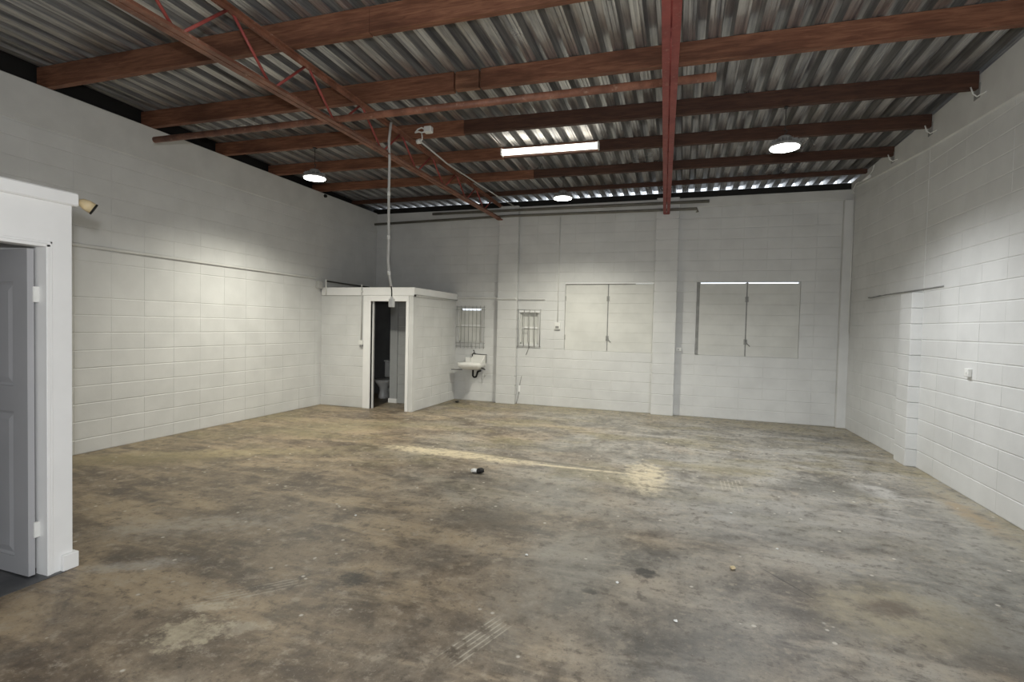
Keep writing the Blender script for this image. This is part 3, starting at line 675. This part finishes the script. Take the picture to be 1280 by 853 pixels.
# ------------------------------------------------------------------ hanging outlet, conduits, boxes
t = thing('hanging_outlet', 'white outlet box hanging on a pale conduit from the rusty truss', 'outlet', (-3.49, 5.70, 1.88))
at(T('drop_pipe', 'conduit_grey', None, [(-3.545, 5.70, 4.19), (-3.565, 5.69, 3.95), (-3.558, 5.70, 3.72), (-3.56, 5.70, 3.2), (-3.552, 5.70, 2.72), (-3.555, 5.70, 2.45), (-3.535, 5.70, 2.28), (-3.505, 5.70, 2.13)], .016, 10), t)
for z, x in ((3.3, -3.56), (2.75, -3.553), (2.30, -3.538)): at(T('coupling', 'plastic_white', None, [(x, 5.70, z-.025), (x, 5.70, z+.025)], .0195, 10), t)
at(T('cable', 'black', None, [(-3.505, 5.70, 2.14), (-3.497, 5.70, 2.08), (-3.494, 5.70, 1.985)], .008, 8), t)
at(B('gland', 'plastic_white', None, (-3.507, -3.481, 5.685, 5.715, 1.975, 2.005), bev=.004), t)
sb = at(B('outlet_box', 'plastic_white', None, (-3.525, -3.462, 5.672, 5.728, 1.87, 1.978), bev=.006), t)
p = T('conduit', 'conduit_grey', None, [(-3.47, 6.28, 4.165), (-3.52, 7.3, 4.15), (-3.50, 9.7, 4.20), (-3.42, 10.44, 4.19)], .012, 8); tag(p, 'pale conduit running beside the rusty truss top chord', 'conduit')
t = thing('junction_box', 'white junction box with looped cables beside the rusty truss', 'box', (-3.29, 6.20, 4.22))
at(B('box_body', 'plastic_white', None, (-3.345, -3.235, 6.17, 6.25, 4.215, 4.30), bev=.01), t)
at(T('cable', 'plastic_white', None, [(-3.50, 6.23, 4.245), (-3.45, 6.22, 4.285), (-3.40, 6.22, 4.30), (-3.34, 6.22, 4.27)], .010, 8), t)
at(T('cable', 'plastic_white', None, [(-3.50, 6.23, 4.245), (-3.44, 6.22, 4.25), (-3.40, 6.22, 4.235), (-3.34, 6.22, 4.24)], .010, 8), t)
t = thing('lamp_holder', 'small cream lamp holder hooked under the rusty truss', 'lamp holder', (-3.42, 6.2, 4.1))
at(T('holder_cup', 'plastic_white', None, [(-3.455, 6.2, 4.11), (-3.40, 6.2, 4.115)], [.030, .034], 12), t); at(T('hook', 'plastic_white', None, [(-3.40, 6.2, 4.115), (-3.378, 6.2, 4.13), (-3.375, 6.2, 4.165), (-3.385, 6.2, 4.222)], .008, 8), t)
t = thing('light_switch', 'white switch box on its conduit beside the toilet doorway', 'switch', (-5.89, YT, 1.2))
at(T('conduit', 'conduit_grey', None, [(-5.888, YT-.040, 2.40), (-5.888, YT-.040, 1.30)], .011, 8), t)
at(B('saddle', 'plastic_white', None, (-5.91, -5.866, YT-.054, YT-.02, 2.25, 2.28), bev=.003), t); sb = at(B('switch_box', 'plastic_white', None, (-5.938, -5.848, YT-.055, YT-.0005, 1.235, 1.32), bev=.005), t); B('rocker', 'grey_steel', sb, (-5.915, -5.86, YT-.05, YT-.001, 1.195, 1.235), bev=.004)
t = thing('light_switch', 'pale switch with dark plate beside the closed central shutters', 'switch', (-2.46, D, 1.64))
sb = at(B('switch_box', 'plastic_white', None, (-2.52, -2.40, D-.04, D, 1.62, 1.76), bev=.006), t); B('rocker', 'grey_steel', sb, (-2.495, -2.425, D-.046, D-.038, 1.64, 1.685), bev=.002)
at(T('conduit', 'plastic_white', None, [(-2.46, D-.014, 1.76), (-2.455, D-.014, 3.93)], .009, 8), t)
t = thing('wall_outlet', 'small white power outlet in the corner of the pilaster by the right shutters', 'outlet', (-.05, D, 1.25))
sb = at(B('outlet_box', 'plastic_white', None, (-.095, .005, D-.04, D, 1.25, 1.325), bev=.006), t); B('rocker', 'conduit_grey', sb, (-.06, -.035, D-.045, D-.038, 1.27, 1.30), bev=.002)
t = thing('wall_switch', 'small square white switch on the block wall beside the low pilaster', 'switch', (R, 6.55, 1.29))
sb = at(B('switch_box', 'plastic_white', None, (R-.035, R, 6.515, 6.600, 1.25, 1.335), bev=.005), t); B('rocker', 'plastic_white', sb, (R-.040, R-.033, 6.54, 6.575, 1.28, 1.31), bev=.002)
p = T('steel_rod', 'grey_steel', None, [(R-.008, 7.21, 2.245), (R-.012, 7.80, 2.246), (R-.050, 8.85, 2.248), (R-.085, 9.0, 2.235)], .008, 8); tag(p, 'dark steel rod lying over the low pilaster on the block wall', 'rod')
p = T('pipe_stub', 'grey_steel', None, [(R-.052, 9.04, 2.245), (R-.095, 9.3, 2.23), (R-.068, 9.5, 2.245)], .011, 8); tag(p, 'short grey pipe stub beyond the steel rod on the block wall', 'pipe stub')
t = thing('corner_conduit', 'thin white conduit running down the far corner of the block wall', 'conduit', (2.79, 10.3, 1.65))
at(T('pipe', 'plastic_white', None, [(2.765, D-.110, 4.10), (2.765, D-.110, 3.0), (2.765, D-.110, 1.67)], .009, 8), t); at(B('saddle', 'plastic_white', None, (2.75, 2.782, D-.125, D-.10, 2.6, 2.63)), t)
t = thing('junction_box', 'white junction box with loose cables high in the far corner', 'box', (R-.03, 9.8, 4.2))
at(T('box_body', 'plastic_white', None, [(R-.115, 9.55, 4.17), (R-.125, 9.95, 4.19)], .024, 10), t)
at(T('cable', 'plastic_white', None, [(R-.125, 9.95, 4.19), (R-.13, 10.15, 4.22), (R-.13, 10.33, 4.15), (2.765, D-.11, 4.10)], .009, 8), t)
at(T('cable', 'plastic_white', None, [(R-.115, 9.6, 4.18), (R-.105, 9.45, 4.23), (R-.10, 9.40, 4.30)], .008, 8), t)
for i, lb in ((2, 'bent steel bracket under the purlin end that holds two pendant lamps'), (3, 'bent steel bracket under the end of the purlin with the fluorescent batten'), (4, 'bent steel bracket under the dark purlin end nearer the far corner')):
    y = purlin_y(i, R); q = xr(max(y, YB))
    t = thing('purlin_bracket', lb, 'bracket', (q-.04, y, ZP-.06), 'brackets at the purlin ends')
    at(B('plate', 'grey_steel', None, (q-.038, q-.026, y-.02, y+.09, ZP-.09, ZP+.06), bev=.002), t); at(T('tie_wire', 'plastic_white', None, [(q-.11, y-.012, ZP+.02), (q-.09, y-.014, ZP-.05), (q-.04, y+.02, ZP-.07), (q-.04, y-.15, ZP-.09)], .007, 6), t)
t = thing('wall_sensor', 'small dark round fitting at the head of the side wall near a pendant lamp', 'fitting', (L, 8.6, 4.15))
at(T('base', 'plastic_white', None, [(L+.018, 8.58, 4.17), (L+.03, 8.58, 4.17)], .04, 12), t); at(T('cap', 'black', None, [(L+.03, 8.58, 4.165), (L+.07, 8.58, 4.155)], [.035, .028], 12), t)
t = thing('wall_bracket', 'grey steel bracket where the side wall ledge meets the toilet roof', 'bracket', (L, 8.45, 2.3))
at(B('plate', 'conduit_grey', None, (L, L+.07, 8.38, 8.52, 2.32, 2.46), bev=.005), t); at(T('rod', 'plastic_white', None, [(L+.13, YT-.035, 2.20), (L+.13, YT-.035, 2.50)], .016, 8), t); at(T('rod', 'dark_metal', None, [(L+.13, YT-.03, 2.47), (L+.9, YT+.3, 2.37)], .014, 8), t)
# ------------------------------------------------------------------ small debris on the floor
def rock(name, x, y, r, mat, sq=.6):
    bm = bmesh.new(); bmesh.ops.create_icosphere(bm, subdivisions=2, radius=r)
    for v_ in bm.verts: v_.co *= random.uniform(.72, 1.2); v_.co.z *= sq
    lo = min(v_.co.z for v_ in bm.verts)
    for v_ in bm.verts: v_.co += Vector((x, y, -lo))
    return obj(name, bm, mat)
t = thing('crumpled_wrapper', 'crumpled white and dark wrapper lying near the pale floor streak', 'litter', (-2.13, 5.34, 0))
at(rock('paper', -2.17, 5.34, .042, 'plastic_white'), t); at(rock('dark_fold', -2.105, 5.35, .048, 'black'), t)
tag(rock('plaster_chip', .393, 3.869, .020, 'cream'), 'cream plaster chip beside the sawn crack in the floor', 'chip')
tag(rock('leaf_litter', -4.52, 10.05, .045, 'dark_metal', .4), 'small dark scrap on the floor under the basin', 'litter')
FL = ['tiny white paint flake between the comb ridges and the crumpled wrapper', 'tiny white paint flake on bare concrete away from the dark oil spots', 'tiny white paint flake between two dark oil spots',
      'tiny white paint flake beyond the plaster chip towards the low pilaster', 'tiny white paint flake on brown concrete towards the office door', 'tiny white paint flake beside the sawn crack and plaster chip']
for n_, (x, y) in enumerate(((-1.02, 3.55), (.02, 3.05), (-.35, 3.38), (.48, 5.05), (-2.62, 3.75), (.75, 4.35))):
    tag(rock('paint_flake', x, y, .011, 'plastic_white', .5), FL[n_], 'flake', 'paint flakes on the floor')
